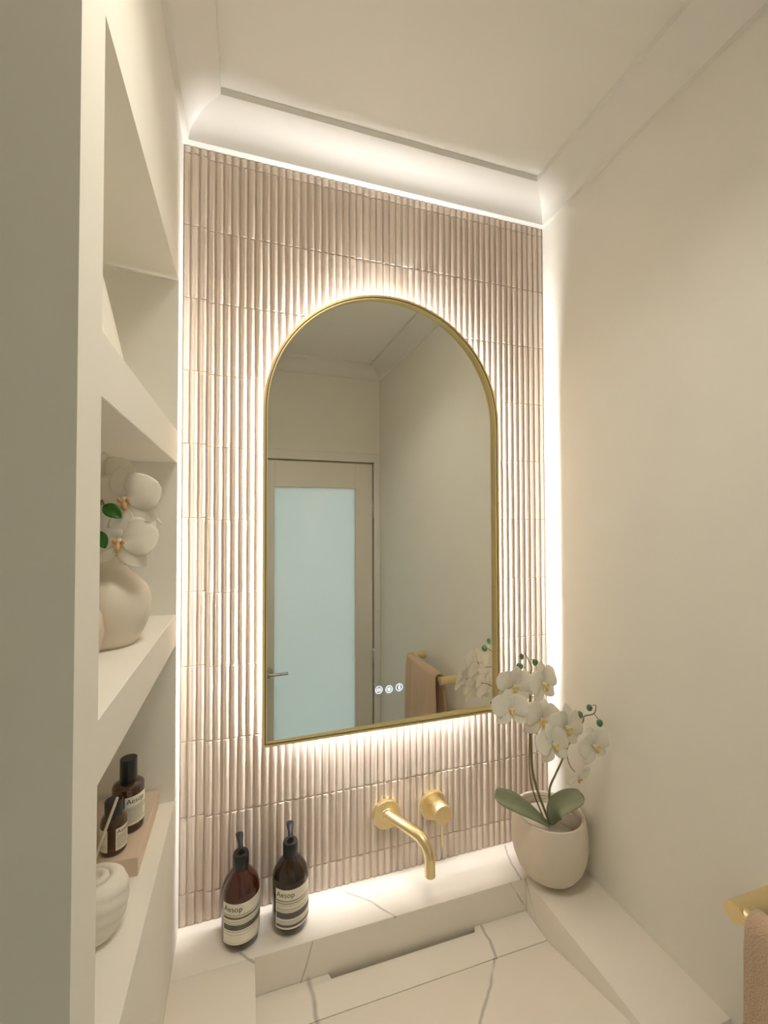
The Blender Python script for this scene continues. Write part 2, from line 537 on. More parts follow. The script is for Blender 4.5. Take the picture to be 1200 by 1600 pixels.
def tile_bm(bm, L, seed, ox=0, oz=0):
    rnd = random.Random(seed)
    w = CWD / 2 - 0.0005; d = 0.0085
    angs = [0, .16, .36, .5, .64, .84, 1.0]
    rings = []
    fr = [0, 0.006, 0.022, 0.5, 0.978, 0.994, 1] if L > 0.06 else [0, 0.03, 0.97, 1]
    tw = rnd.uniform(-.0004, .0004)
    for j, f in enumerate(fr):
        s = 0.90 if j in (0, len(fr) - 1) else 1.0
        jx = rnd.uniform(-.00045, .00045); jw = rnd.uniform(.94, 1.0)
        ring = []
        for a in angs:
            t = pi * a
            x = -cos(t); x = math.copysign(abs(x) ** 0.8, x) * w * jw * (0.97 if s < 1 else 1)
            y = (max(0, sin(t)) ** 0.55) * d * s * (1 + rnd.uniform(-.03, .03))
            ring.append(bm.verts.new((ox + x + jx + tw * (f - .5), 0.012 - y, oz + (f - .5) * (L - 0.0012))))
        rings.append(ring)
    for A, B in zip(rings, rings[1:]):
        for i in range(len(angs) - 1):
            bm.faces.new((A[i], A[i + 1], B[i + 1], B[i]))
    bm.faces.new(rings[0]); bm.faces.new(rings[-1])


cells = []
for c in range(NC):
    x = (c + .5) * CWD
    offz = 0.0055 if c < 3 else 0.0
    k = -8
    while True:
        z0 = ZANCH + offz + k * ROWH; z1 = z0 + ROWH; k += 1
        if z0 > ZT: break
        a, b = max(z0, ZL), min(z1, ZT - 0.0005)
        if b - a < 0.006: continue
        u0, v0, d0 = px_of((x - CWD / 2, 0, a)); u1, v1, d1 = px_of((x + CWD / 2, 0, b))
        hid = behind_mirror(x, a, b)
        cells.append((0 if hid else abs((u1 - u0) * (v1 - v0)), x, a, b))
cells.sort(key=lambda t: -t[0])
variants = {}
bmr = bmesh.new()
for i, (ar, x, a, b) in enumerate(cells):
    L = b - a
    if i < 300:
        full = abs(L - ROWH) < 1e-4
        key = (i * 7) % 9 if full else ('cut', round(L, 3), i % 3)
        if key not in variants:
            bm = bmesh.new(); tile_bm(bm, L, hash(str(key)) % 9999 if False else (i + 11)); bmesh.ops.recalc_face_normals(bm, faces=bm.faces)
            me = bpy.data.meshes.new('tile'); bm.to_mesh(me); bm.free(); me.materials.append(M_tile)
            for p in me.polygons: p.use_smooth = True
            me.set_sharp_from_angle(angle=radians(60))
            variants[key] = me
        o = bpy.data.objects.new('tile', variants[key]); COL.objects.link(o); o.parent = wall_back
        rr = random.Random(i)
        o.location = (x + rr.uniform(-.0003, .0003), rr.uniform(-.0006, .0006), (a + b) / 2)
        o.rotation_euler = (0, rr.uniform(-.002, .002), 0)
    else:
        tile_bm(bmr, L, i + 11, x, (a + b) / 2)
o = autosmooth(obj('tiles', bmr, M_tile, wall_back), 60); o['kind'] = 'stuff'

# ------------------------------------------------------------------ arched mirror with back light
mirror = empty('arched_mirror', (MC, 0.0, MZ0))
tag(mirror, 'arched wall mirror in slim brushed brass frame with glowing backlight on ribbed tiles', 'mirror')


def arch(off, n=40):
    """outline of the arch, inset by off, relative to the mirror's foot centre (x, z)"""
    r = MR - off; pts = [(-r, off), (r, off)]
    zs = MZS - MZ0
    pts += [(r * cos(pi * i / n), zs + r * sin(pi * i / n)) for i in range(n + 1)]
    return pts


def arch_ring(o0, o1, y0, y1, bev=None):
    bm = bmesh.new(); A = arch(o0); B = arch(o1); n = len(A); V = {}
    for nm, pts, y in (('a0', A, y0), ('a1', A, y1), ('b0', B, y0), ('b1', B, y1)):
        V[nm] = [bm.verts.new((p[0], y, p[1])) for p in pts]
    for s, t in (('a0', 'a1'), ('a1', 'b1'), ('b1', 'b0'), ('b0', 'a0')):
        for i in range(n):
            j = (i + 1) % n; bm.faces.new((V[s][i], V[s][j], V[t][j], V[t][i]))
    return bm


fr = autosmooth(obj('frame', arch_ring(0.0, 0.0046, -0.042, -0.019), M_brass2, mirror), 30)
autosmooth(obj('shadow_gap', arch_ring(0.0046, 0.0064, -0.0375, -0.019), M_dark, mirror), 30)
autosmooth(obj('inner_rim', arch_ring(0.0064, 0.0092, -0.0405, -0.019), M_brass2, mirror), 30)
bm = bmesh.new(); prism(bm, arch(0.0050), -0.0225, -0.0195, 'y'); obj('back_plate', bm, M_dark, mirror)
bm = bmesh.new(); prism(bm, arch(0.042), -0.0195, 0.0035, 'y'); obj('mounting_box', bm, M_liner, mirror)
# light strip around the box
bm = bmesh.new(); A = arch(0.041); n = len(A)
a = [bm.verts.new((p[0], -0.0175, p[1])) for p in A]; b = [bm.verts.new((p[0], -0.0085, p[1])) for p in A]
for i in range(n): bm.faces.new((a[i], a[(i + 1) % n], b[(i + 1) % n], b[i]))
obj('led_strip', bm, M_led, mirror)
# glass: set a shade out of true in its rim
EPS = radians(0.9)
bm = bmesh.new(); prism(bm, arch(0.0093, 64), -0.0015, 0.0015, 'y')
glass = obj('glass', bm, M_mirror, mirror)
glass.location = (0, -0.0320, 0); glass.rotation_euler.z = EPS
# touch icons lit from behind the glass
for k, (ix, iy) in enumerate(((592, 1078), (608, 1077), (624, 1074))):
    P = at(ix, iy, Y=-0.034); lx = P.x - MC; lz = P.z - MZ0
    bm = bmesh.new(); R0 = 0.0088
    y0 = -0.0017
    def ring(r0, r1, cx=0, cz=0, n=24):
        i0 = [bm.verts.new((lx + cx + r0 * cos(2 * pi * i / n), y0, lz + cz + r0 * sin(2 * pi * i / n))) for i in range(n)]
        i1 = [bm.verts.new((lx + cx + r1 * cos(2 * pi * i / n), y0, lz + cz + r1 * sin(2 * pi * i / n))) for i in range(n)]
        for i in range(n): bm.faces.new((i0[i], i0[(i + 1) % n], i1[(i + 1) % n], i1[i]))
    def stroke(p, q, w=0.0010):
        p = Vector(p); q = Vector(q); d = (q - p).normalized(); s = Vector((-d.y, d.x)) * w / 2
        bm.faces.new([bm.verts.new((lx + v.x, y0, lz + v.y)) for v in (p - s, q - s, q + s, p + s)])
    ring(R0 * 0.84, R0)
    if k == 0:                                  # demister: wavy lines over a box
        for dx in (-.0032, 0, .0032):
            for j in range(4):
                stroke((dx + .0007 * (-1) ** j, -.0015 + .0014 * j), (dx - .0007 * (-1) ** j, -.0001 + .0014 * j), .0011)
        stroke((-.0045, -.0030), (.0045, -.0030)); stroke((-.0045, .0010), (-.0045, -.0030)); stroke((.0045, .0010), (.0045, -.0030))
    elif k == 1:                                # lamp: sun with rays
        ring(0.0, 0.0028)
        for j in range(8):
            a_ = pi / 4 * j; stroke((.0036 * cos(a_), .0036 * sin(a_)), (.0058 * cos(a_), .0058 * sin(a_)), .0014)
    else:                                       # wireless rune
        stroke((0, -.0055), (0, .0055), .0012)
        for s_ in (1, -1):
            stroke((0, .0055 * s_), (.0030, .0026 * s_), .0012); stroke((.0030, .0026 * s_), (-.0030, -.0026 * s_), .0012)
    obj('touch_icon', bm, M_icon, glass, recalc=False)

# ------------------------------------------------------------------ stone basin
basin = empty('stone_washbasin', (RW / 2, 0, ZL))
tag(basin, 'white veined stone washbasin with raised ledges and sloping ramp floor below the mirror', 'basin')
IX0, IX1, YB_, YE = 0.1491, 0.7590, -0.1065, -0.4600
ZF = 0.8078
ox, oz = RW / 2, ZL


def bpart(name, *b, bev=0.0015):
    bm = bmesh.new(); x0, x1, y0, y1, z0, z1 = b
    box(bm, x0 - ox, x1 - ox, y0, y1, z0 - oz, z1 - oz, bev, 2)
    return autosmooth(obj(name, bm, M_stone, basin), 40)


bpart('back_ledge', 0.0, RW, YB_, 0.012, 0.70, ZL)
bpart('left_ledge', 0.0, IX0, YE, YB_ - .0001, 0.70, ZL, bev=0.0010)
bpart('right_ledge', IX1, RW, YE, YB_ - .0001, 0.70, ZL)
NX0, NX1, YS = 0.2955, 0.6180, -0.1838
bm = bmesh.new()
prism(bm, [(x - ox, y) for x, y in ((IX0, YS + .0006), (IX1 - .0008, YS + .0006), (IX1 - .0008, YB_ - .0008), (NX1 + .004, YB_ - .0008),
      (NX1, YB_ - .0125), (NX0, YB_ - .0125), (NX0 - .004, YB_ - .0008), (IX0, YB_ - .0008))], ZF - .018 - oz, ZF - oz)
obj('drain_cover', bm, M_stone, basin)
bm = bmesh.new()
prism(bm, [(YS - .0004, ZF - .0006 - oz), (YS - .0004, .72 - oz), (YE, .72 - oz), (YE, ZL - .002 - oz)], IX0 - ox, IX1 - .0008 - ox, 'x')
obj('ramp', bm, M_stone, basin)
bm = bmesh.new(); box(bm, IX0 - ox, IX1 - ox, YS - .0004, YB_, .735 - oz, .76 - oz); obj('drain_trough', bm, M_stone, basin)
bm = bmesh.new(); box(bm, -ox + .002, RW - ox - .002, YE + .01, 0.01, .40 - oz, .70 - oz); obj('cabinet_front', bm, M_door, basin)

# ------------------------------------------------------------------ tapware
spout = empty('wall_spout', (0.450, 0, CZ - .6930))
tag(spout, 'brushed brass wall spout with round flange curving down over the basin ledge', 'tap')
RX = Matrix.Rotation(pi / 2, 4, 'X')
bm = bmesh.new(); lathe(bm, [(0.0335, -0.004), (0.0335, 0.0065), (0.0325, 0.0075), (0.0, 0.0076)], 40, mtx=RX)
autosmooth(obj('flange', bm, M_brass, spout))
dv = Vector((at(665, 1318, Y=-.112).x - .450, -.112, 0)).normalized()
tipP = at(672, 1368, Y=-.118) - Vector((.450, 0, CZ - .693))
reach = Vector((tipP.x, tipP.y, 0)).length; dv = Vector((tipP.x, tipP.y, 0)).normalized()
path = [dv * 0.002]; rb = 0.040
path.append(dv * (reach - rb) * .5); 
for i in range(0, 11):
    a_ = pi / 2 * i / 10
    path.append(dv * (reach - rb + rb * sin(a_)) + Vector((0, 0, -rb + rb * cos(a_))))
path.append(dv * reach + Vector((0, 0, tipP.z)))
bm = bmesh.new(); tube(bm, path, 0.0118, 24); autosmooth(obj('spout_tube', bm, M_brass, spout), 50)
bm = bmesh.new(); lathe(bm, [(0.015, 0.004), (0.015, 0.0085), (0.0135, 0.0085)], 24, mtx=RX); obj('collar', bm, M_brass, spout, True)

mixer = empty('wall_mixer', (0.570, 0, CZ - .6950))
tag(mixer, 'brushed brass round wall mixer with thin pin lever right of the spout', 'tap')
bm = bmesh.new(); lathe(bm, [(0.034, -0.004), (0.034, 0.0065), (0.033, 0.0075), (0.0, 0.0076)], 40, mtx=RX)
autosmooth(obj('flange', bm, M_brass, mixer))
sh = Vector((.012, 0, .004))
bm = bmesh.new(); lathe(bm, [(0.022, 0.004), (0.022, 0.022), (0.0205, 0.0225), (0.0205, 0.0245), (0.0222, 0.025)], 36, (.004, 0, .001), mtx=RX)
autosmooth(obj('body', bm, M_brass, mixer))
bm = bmesh.new(); lathe(bm, [(0.0222, 0.025), (0.0222, 0.048), (0.0215, 0.049), (0.0, 0.0492)], 36, (.006, 0, .002), mtx=RX)
autosmooth(obj('knob', bm, M_brass, mixer))
bm = bmesh.new(); tube(bm, [(.006, -.041, -.018), (.006, -.041, -.076)], 0.0027, 12); autosmooth(obj('lever', bm, M_brass, mixer))

# ------------------------------------------------------------------ bottles


def arc_patch(bm, r, a0, a1, z0, z1, n=24, th=0.0):
    """thin curved sheet on a cylinder; angle 0 faces -Y, positive turns to +X"""
    V = []
    for i in range(n + 1):
        a_ = a0 + (a1 - a0) * i / n
        V.append((bm.verts.new((r * sin(a_), -r * cos(a_), z0)), bm.verts.new((r * sin(a_), -r * cos(a_), z1))))
    for p, q in zip(V, V[1:]): bm.faces.new((p[0], q[0], q[1], p[1]))


def text_mesh(body, size):
    cu = bpy.data.curves.new('lettering', 'FONT'); cu.body = body; cu.size = size; cu.resolution_u = 3
    to = bpy.data.objects.new('lettering', cu); COL.objects.link(to)
    dg = bpy.context.evaluated_depsgraph_get(); dg.update()
    me = bpy.data.meshes.new_from_object(to.evaluated_get(dg)); bpy.data.objects.remove(to)
    return me


def wrap_text(body, size, r, a0, z, parent, m):
    me = text_mesh(body, size)
    bm = bmesh.new(); bm.from_mesh(me)
    for v in bm.verts:
        a_ = a0 + v.co.x / r
        v.co = Vector((r * sin(a_), -r * cos(a_), z + v.co.y))
    return obj('lettering', bm, m, parent, recalc=False)


def label(parent, r, a0, a1, z0, z1, bars, lines, word, wsize, wz):
    bm = bmesh.new(); arc_patch(bm, r + .0003, a0, a1, z0, z1)
    lb = obj('label', bm, M_paper, parent, True, recalc=False)
    if bars:
        bm = bmesh.new()
        for b0, b1 in bars: arc_patch(bm, r + .0005, a0 + .06, a1 - .06, b0, b1)
        obj('printed_band', bm, M_inkgrey, lb, True, recalc=False)
    if lines:
        bm = bmesh.new(); rnd = random.Random(5)
        for b0, h, full in lines:
            if full: arc_patch(bm, r + .0005, a0 + .06, a1 - .06, b0, b0 + h)
            else:
                a_ = a0 + .08
                e = a0 + (a1 - a0) * rnd.uniform(.55, .9)
                while a_ < e:
                    w = rnd.uniform(.05, .12); arc_patch(bm, r + .0005, a_, min(e, a_ + w), b0, b0 + h, 3); a_ += w + .02
        obj('small_print', bm, M_inkgrey, lb, True, recalc=False)
    wrap_text(word, wsize, r + .0006, a0 + .09, wz, lb, M_ink)
    return lb


def pump_bottle(name, text, x, y, glass_m, a0, a1, bars, lines, noz, sc=1.0):
    b = empty(name, (x, y, ZL)); tag(b, text, 'bottle', 'pump bottles on the basin ledge')
    r = 0.0372
    prof = [(0.0, 0.0), (0.024, 0.0), (0.0315, 0.003), (0.0355, 0.009), (r, 0.017), (r, 0.097), (0.0366, 0.103), (0.0348, 0.110),
            (0.0308, 0.119), (0.0245, 0.128), (0.0175, 0.1355), (0.0138, 0.140), (0.0130, 0.144)]
    bm = bmesh.new(); lathe(bm, prof, 40); autosmooth(obj('body', bm, glass_m, b), 50)
    bm = bmesh.new()
    lathe(bm, [(0.0, 0.1395), (0.0152, 0.1395), (0.0158, 0.1405), (0.0158, 0.165), (0.0145, 0.1685), (0.0085, 0.1695), (0.0085, 0.172), (0.0045, 0.1725), (0.0045, 0.178)],
          28, rfun=lambda rr, z, a_: rr * (1 + (0.012 * (1 if int(a_ * 28 / pi) % 2 else -1) if rr > .0155 and z > .141 else 0)))
    autosmooth(obj('collar', bm, M_black, b), 40)
    # pump head: a flat nozzle that widens to its tip
    bm = bmesh.new()
    sec = [(-.006, .0055, .174, .005), (.004, .0052, .1765, .0042), (.012, .0050, .1790, .0034), (.020, .0062, .1815, .0028), (.028, .0074, .1835, .0024), (.034, .0076, .1840, .0020), (.0385, .0066, .1830, .0016), (.041, .0036, .1820, .0010)]
    rings = []
    for d, w, z, h in sec:
        rings.append([bm.verts.new((w * cos(2 * pi * i / 12), d, z + h * sin(2 * pi * i / 12))) for i in range(12)])
    for A_, B_ in zip(rings, rings[1:]):
        for i in range(12): bm.faces.new((A_[i], A_[(i + 1) % 12], B_[(i + 1) % 12], B_[i]))
    bm.faces.new(rings[0]); bm.faces.new(rings[-1])
    nz_ = autosmooth(obj('nozzle', bm, M_black, b), 50)
    nz_.rotation_euler.z = noz
    L0, L1 = 0.0185, 0.0960
    fz = lambda f: L1 - f * (L1 - L0)
    label(b, r, a0, a1, L0, L1, [(fz(q), fz(p)) for p, q in bars], [(fz(f), h, k) for f, h, k in lines], 'Aesop', 0.0150, fz(.19))
    return b


pump_bottle('pump_bottle', 'reddish amber pump bottle with cream label, nearer the shelves of the two on the ledge', 0.1226, -0.0540, M_amber1,
            radians(-58), radians(100), [(.515, .645)],
            [(.285, .0010, True), (.335, .0012, False), (.375, .0026, True), (.44, .0008, False), (.485, .0006, True), (.69, .0007, True), (.76, .0006, False), (.955, .0005, False)], 0.10)
pump_bottle('pump_bottle', 'blackish brown pump bottle with cream label, nearer the spout of the two on the ledge', 0.2215, -0.0520, M_amber2,
            radians(-56), radians(100), [(.58, .735), (.885, .95)],
            [(.295, .0016, True), (.355, .0014, True), (.40, .0006, False), (.50, .0011, False), (.545, .0006, False), (.79, .0005, False), (.82, .0006, False), (.855, .0005, True)], -0.06)

# tray and small bottles in the lowest niche
tray = obj('stone_tray', box(bmesh.new(), -.150, -.0266, -.2360, -.0600, ZNB, ZNB + .0295, 0.0012, 2), M_tray)
tag(tray, 'blush pink rectangular stone block tray under the small brown bottles', 'tray')
ZTY = ZNB + .0295


def small_bottle(name, text, x, y, r, prof, capprof, a0, a1, lz0, lz1, ws, extra=None):
    b = empty(name, (x, y, ZTY)); tag(b, text, 'bottle', 'small bottles on the tray')
    bm = bmesh.new(); lathe(bm, prof, 32); autosmooth(obj('body', bm, M_amber3, b), 45)
    bm = bmesh.new(); lathe(bm, capprof, 28); autosmooth(obj('cap', bm, M_black, b), 40)
    nl = int((lz1 - lz0) / .0036)
    label(b, r, a0, a1, lz0, lz1, [], [(lz0 + .004 + .0022 * i, .0007, i in (nl - 3,)) for i in range(max(3, nl))], 'Aesop', ws, lz1 - ws * .95)
    if extra: label(b, r, *extra, lz0, lz1, [], [(lz0 + .006 + .003 * i, .0007, False) for i in range(6)], ' ', ws, lz1 - ws)
    return b


small_bottle('spray_bottle', 'taller brown glass bottle with tall black cylinder cap at back of the tray', -0.0580, -0.1560, 0.0240,
             [(0, 0), (0.021, 0), (0.0235, 0.002), (0.0240, 0.005), (0.0240, 0.069), (0.0232, 0.072), (0.020, 0.0745), (0.0125, 0.0765), (0.012, 0.080)],
             [(0, 0.0770), (0.0128, 0.0770), (0.0131, 0.078), (0.0131, 0.1135), (0.0125, 0.1145), (0, 0.1146)],
             radians(0), radians(120), 0.014, 0.060, 0.0115)
small_bottle('dropper_bottle', 'shorter brown glass bottle with black screw cap at front of the tray', -0.0665, -0.2080, 0.0185,
             [(0, 0), (0.016, 0), (0.018, 0.002), (0.0185, 0.005), (0.0185, 0.044), (0.0175, 0.050), (0.0145, 0.055), (0.0115, 0.058), (0.011, 0.064)],
             [(0, 0.0565), (0.0125, 0.0565), (0.0128, 0.0575), (0.0128, 0.076), (0.0118, 0.0775), (0.006, 0.078), (0, 0.078)],
             radians(22), radians(125), 0.008, 0.041, 0.0085, (radians(-95), radians(-12)))
bm = bmesh.new(); A_ = at(150, 1337, Y=-.2335); B_ = at(183.5, 1246, Y=-.2235)
A_ = A_ + (A_ - B_) * ((A_.z - ZTY - .002) / (B_.z - A_.z))
tube(bm, [A_, B_], 0.0021, 8)
tag(obj('reed_stick', bm, M_stick), 'pale thin wooden stick leaning against the shorter brown bottle', 'stick')

# white swirl-ribbed jar at the bottom left of the niche
jar = empty('swirl_jar', (-0.0595, -0.3250, ZNB)); tag(jar, 'round white ceramic jar with spiral ribs in the lowest niche', 'jar')
bm = bmesh.new()
prof = [(0.0, 0.0), (0.021, 0.0), (0.024, 0.0015), (0.030, 0.008), (0.0355, 0.020), (0.0392, 0.036), (0.0396, 0.050), (0.0372, 0.061), (0.0325, 0.0685), (0.026, 0.0735), (0.0215, 0.0745), (0.019, 0.073), (0.0175, 0.068), (0.0, 0.067)]
P_ = smoothpath([(r, z, 0) for r, z in prof[1:12]], 4)
def swirl(rr, z, a_):
    if rr < .0215 or z < .004: return rr
    ph = a_ * 2.0 + z * 190.0
    return rr * (1 + 0.060 * (abs(sin(ph)) ** .5 - .7) * min(1, z / .02))
lathe(bm, [(0, 0)] + [(p.x, p.y) for p in P_] + prof[12:], 96, rfun=swirl); autosmooth(obj('body', bm, M_ceramic_w, jar), 70)
bm = bmesh.new(); lathe(bm, [(0.0, 0.067), (0.0175, 0.068), (0.0165, 0.073), (0.013, 0.0765), (0.0095, 0.0770), (0.0075, 0.0745), (0.0065, 0.070), (0, .0695)], 40)
autosmooth(obj('lid', bm, M_ceramic_w, jar), 60)

# vase on the middle shelf
ZS2 = 1.5386
vase = empty('bulb_vase', (-0.0660, -0.2560, ZS2)); tag(vase, 'matt cream bulb vase with narrow neck on the middle shelf', 'vase')
bm = bmesh.new()
prof = [(0, 0), (0.033, 0), (0.036, 0.001), (0.047, 0.016), (0.0555, 0.038), (0.0578, 0.056), (0.0565, 0.072), (0.050, 0.088), (0.038, 0.100), (0.0285, 0.109),
        (0.0250, 0.118), (0.0245, 0.130), (0.0260, 0.144), (0.0285, 0.150), (0.0265, 0.151), (0.0225, 0.144), (0.0210, 0.125), (0.0, 0.115)]
P_ = smoothpath([(r, z, 0) for r, z in prof[1:16]], 3)
lathe(bm, [(0, 0)] + [(p.x, p.y) for p in P_] + prof[16:], 48); autosmooth(obj('body', bm, M_ceramic, vase), 60)

rv = empty('fluted_vase', (-0.0835, -0.3800, ZS2)); tag(rv, 'blush fluted vase mostly hidden by the niche jamb on the middle shelf', 'vase')
bm = bmesh.new()
prof = [(0, 0), (0.026, 0), (0.034, 0.008), (0.042, 0.026), (0.045, 0.045), (0.042, 0.066), (0.033, 0.082), (0.022, 0.092), (0.020, 0.100), (0.024, 0.106), (0.021, 0.105), (0.017, 0.09), (0, .085)]
lathe(bm, prof, 96, rfun=lambda rr, z, a_: rr * (1 + .03 * (abs(sin(a_ * 12)) - .5)) if rr > .02 else rr)
autosmooth(obj('body', bm, M_tray, rv), 60)

# white loop sculpture on the upper shelf
ZS1 = 1.8993
sc_ = empty('ceramic_sculpture', (-0.0800, -0.3000, ZS1)); tag(sc_, 'smooth white ceramic sculpture of two leaning forms on the top shelf', 'sculpture')
bm = bmesh.new()
prof = [(0, 0), (0.044, 0), (0.047, 0.003), (0.0475, 0.012), (0.044, 0.040), (0.037, 0.075), (0.029, 0.110), (0.021, 0.145), (0.014, 0.172), (0.008, 0.184), (0, 0.187)]
P_ = smoothpath([(r, z, 0) for r, z in prof[1:]], 3)
lathe(bm, [(0, 0)] + [(max(0, p.x), p.y) for p in P_], 40); autosmooth(obj('body', bm, M_ceramic_w, sc_), 60)
bm = bmesh.new()
lathe(bm, [(0, 0), (0.020, 0), (0.024, 0.004), (0.028, 0.03), (0.026, 0.06), (0.017, 0.08), (0, 0.087)], 32, (0.012, -0.052, 0)); autosmooth(obj('front_form', bm, M_ceramic_w, sc_), 60)

# ------------------------------------------------------------------ orchids


def sheet(name, L, Wd, m, wfun, zfun, nu=9, nv=7, th=0.0007):
    """petal or leaf with thickness: runs along +Y from its root, faces +Z"""
    bm = bmesh.new(); top = []; bot = []
    for i in range(nu + 1):
        u = i / nu; rt = []; rb_ = []
        for j in range(nv + 1):
            v = j / nv * 2 - 1
            x = v * wfun(u) * Wd / 2; y = u * L; z = zfun(u, v)
            rt.append(bm.verts.new((x, y, z))); rb_.append(bm.verts.new((x, y, z - th)))
        top.append(rt); bot.append(rb_)
    for i in range(nu):
        for j in range(nv):
            bm.faces.new((top[i][j], top[i][j + 1], top[i + 1][j + 1], top[i + 1][j]))
            bm.faces.new((bot[i][j], bot[i + 1][j], bot[i + 1][j + 1], bot[i][j + 1]))
    for i in range(nu):
        for j in (0, nv):
            bm.faces.new((top[i][j], bot[i][j], bot[i + 1][j], top[i + 1][j]))
    for i in (0, nu):
        for j in range(nv):
            bm.faces.new((top[i][j], top[i][j + 1], bot[i][j + 1], bot[i][j]))
    bmesh.ops.recalc_face_normals(bm, faces=bm.faces)
    me = bpy.data.meshes.new(name); bm.to_mesh(me); bm.free(); me.materials.append(m)
    for p in me.polygons: p.use_smooth = True
    return me


def wpetal(u): return max(0.12, sin(pi * min(1, u * .93 + .05)) ** 0.62)
def wsepal(u): return max(0.10, sin(pi * min(1, u ** .85 * .94 + .04)) ** 0.75)


me_petal = sheet('petal', 0.047, 0.056, M_petal, wpetal, lambda u, v: .0028 * sin(pi * u) - .0018 * math.exp(-(v / .16) ** 2) * (1 - u) + .0030 * v * v * sin(8 * u + 2.5 * v) - .003 * u * u, 12, 12)
me_sepal = sheet('sepal', 0.046, 0.034, M_petal, wsepal, lambda u, v: .0025 * sin(pi * u) - .0014 * math.exp(-(v / .2) ** 2) * (1 - u) + .0016 * v * v * sin(7 * u + 2 * v) - .003 * u * u, 10, 10)


def lip_mesh(m):
    bm = bmesh.new()
    # tongue
    tube(bm, smoothpath([(0, -.001, .002), (0, -.006, .009), (0, -.013, .012), (0, -.020, .009)], 4), [.0022, .0026, .003, .0034, .0036, .0038, .0040, .0042, .0044, .0042, .0038, .0030, .0012], 8)
    for s in (-1, 1):
        tube(bm, smoothpath([(0, -.003, .004), (s * .006, -.003, .010), (s * .007, .002, .015)], 4), [.0016, .0022, .0028, .0032, .0034, .0034, .0030, .0022, .0010], 8)
    bmesh.ops.recalc_face_normals(bm, faces=bm.faces)
    me = bpy.data.meshes.new('lip'); bm.to_mesh(me); bm.free(); me.materials.append(m)
    for p in me.polygons: p.use_smooth = True
    return me


me_lip, me_lip2 = lip_mesh(M_lip), lip_mesh(M_lip2)
bm = bmesh.new(); tube(bm, smoothpath([(0, .004, -.006), (0, .002, 0), (0, .0, .006), (0, -.001, .009)], 4), [.0015, .0018, .0022, .0026, .003, .0034, .0036, .0037, .0036, .0034, .003, .0022, .0012], 8)
bmesh.ops.recalc_face_normals(bm, faces=bm.faces)
me_col = bpy.data.meshes.new('flower'); bm.to_mesh(me_col); bm.free(); me_col.materials.append(M_petal)
for p in me_col.polygons: p.use_smooth = True


def frame(fwd, up):
    f = Vector(fwd).normalized(); u = Vector(up); u = (u - f * u.dot(f)).normalized(); r = u.cross(f)
    return Matrix((r, u, f)).transposed().to_4x4()


def flower(parent, P, fwd, up=(0, 0, 1), s=1.0, lip=me_lip, seed=0, close=0.0):
    rnd = random.Random(seed)
    f = bpy.data.objects.new('flower', me_col); COL.objects.link(f); f.parent = parent
    Mx = frame(fwd, up); Mx.translation = Vector(P) - parent.location
    f.matrix_local = Mx @ Matrix.Scale(s, 4)
    def add(name, me, ang, tilt, z):
        o = bpy.data.objects.new(name, me); COL.objects.link(o); o.parent = f
        o.matrix_local = Matrix.Translation((0, 0, z)) @ Matrix.Rotation(radians(ang + rnd.uniform(-5, 5)), 4, 'Z') @ Matrix.Translation((0, .0015, 0)) @ Matrix.Rotation(radians(tilt + rnd.uniform(-5, 5)), 4, 'X') @ Matrix.Rotation(radians(rnd.uniform(-6, 6)), 4, 'Y')
    add('sepal', me_sepal, 0, 4 + close, -.0012)
    add('sepal', me_sepal, 130, 2 + close, -.0016)
    add('sepal', me_sepal, -130, 2 + close, -.0020)
    add('petal', me_petal, 66, 3 + close, .0006)
    add('petal', me_petal, -66, 3 + close, .0012)
    o = bpy.data.objects.new('lip', lip); COL.objects.link(o); o.parent = f; o.scale = (.78, .78, .9)
    return f


def ball(name, parent, P, rx, rz, m, tilt=0.0):
    bm = bmesh.new()
    prof = [(rx * sin(pi * i / 10) * (1 - .12 * cos(pi * i / 10)), -rz * cos(pi * i / 10)) for i in range(11)]
    prof[0] = (0, -rz); prof[-1] = (0, rz)
    lathe(bm, prof, 14, mtx=Matrix.Rotation(tilt, 4, 'Y'))
    o = obj(name, bm, m, parent, True); o.location = Vector(P) - parent.location
    return o


def wire(name, parent, pts, r, m, k=5, n=8):
    bm = bmesh.new(); P = smoothpath([Vector(p) - parent.location for p in pts], k)
    if isinstance(r, tuple): r = [r[0] + (r[1] - r[0]) * i / (len(P) - 1) for i in range(len(P))]
    tube(bm, P, r, n); return obj(name, bm, m, parent, True)


# pot on the corner of the ledge
PX, PY = 0.8205, -0.1130
pot = empty('orchid_pot', (PX, PY, ZL)); tag(pot, 'matt cream rounded planter pot on the right ledge corner holding the orchid', 'pot')
bm = bmesh.new()
prof = [(0.0, 0.004), (0.040, 0.004), (0.048, 0.006), (0.060, 0.015), (0.0715, 0.032), (0.0795, 0.055), (0.0835, 0.080), (0.0835, 0.105), (0.0805, 0.128), (0.0770, 0.144),
        (0.0757, 0.1475), (0.0740, 0.1480), (0.0722, 0.1460), (0.0735, 0.138), (0.0738, 0.128), (0.0728, 0.118), (0.0, 0.117)]
lathe(bm, [(r_ * (1.035 if z_ > .01 and r_ > .07 or z_ < .05 else 1.0) if r_ > .0745 or z_ < .06 else r_, z_) for r_, z_ in prof], 64); autosmooth(obj('body', bm, M_pot, pot), 55)
for i, (z_, r_) in enumerate(((.1405, .0728), (.1345, .0733))):          # turned rings inside the rim
    bm = bmesh.new(); tube(bm, [(r_ * cos(2 * pi * q / 48), r_ * sin(2 * pi * q / 48), z_) for q in range(49)], .0011, 6, caps=False); obj('rim_ring', bm, M_pot, pot, True)
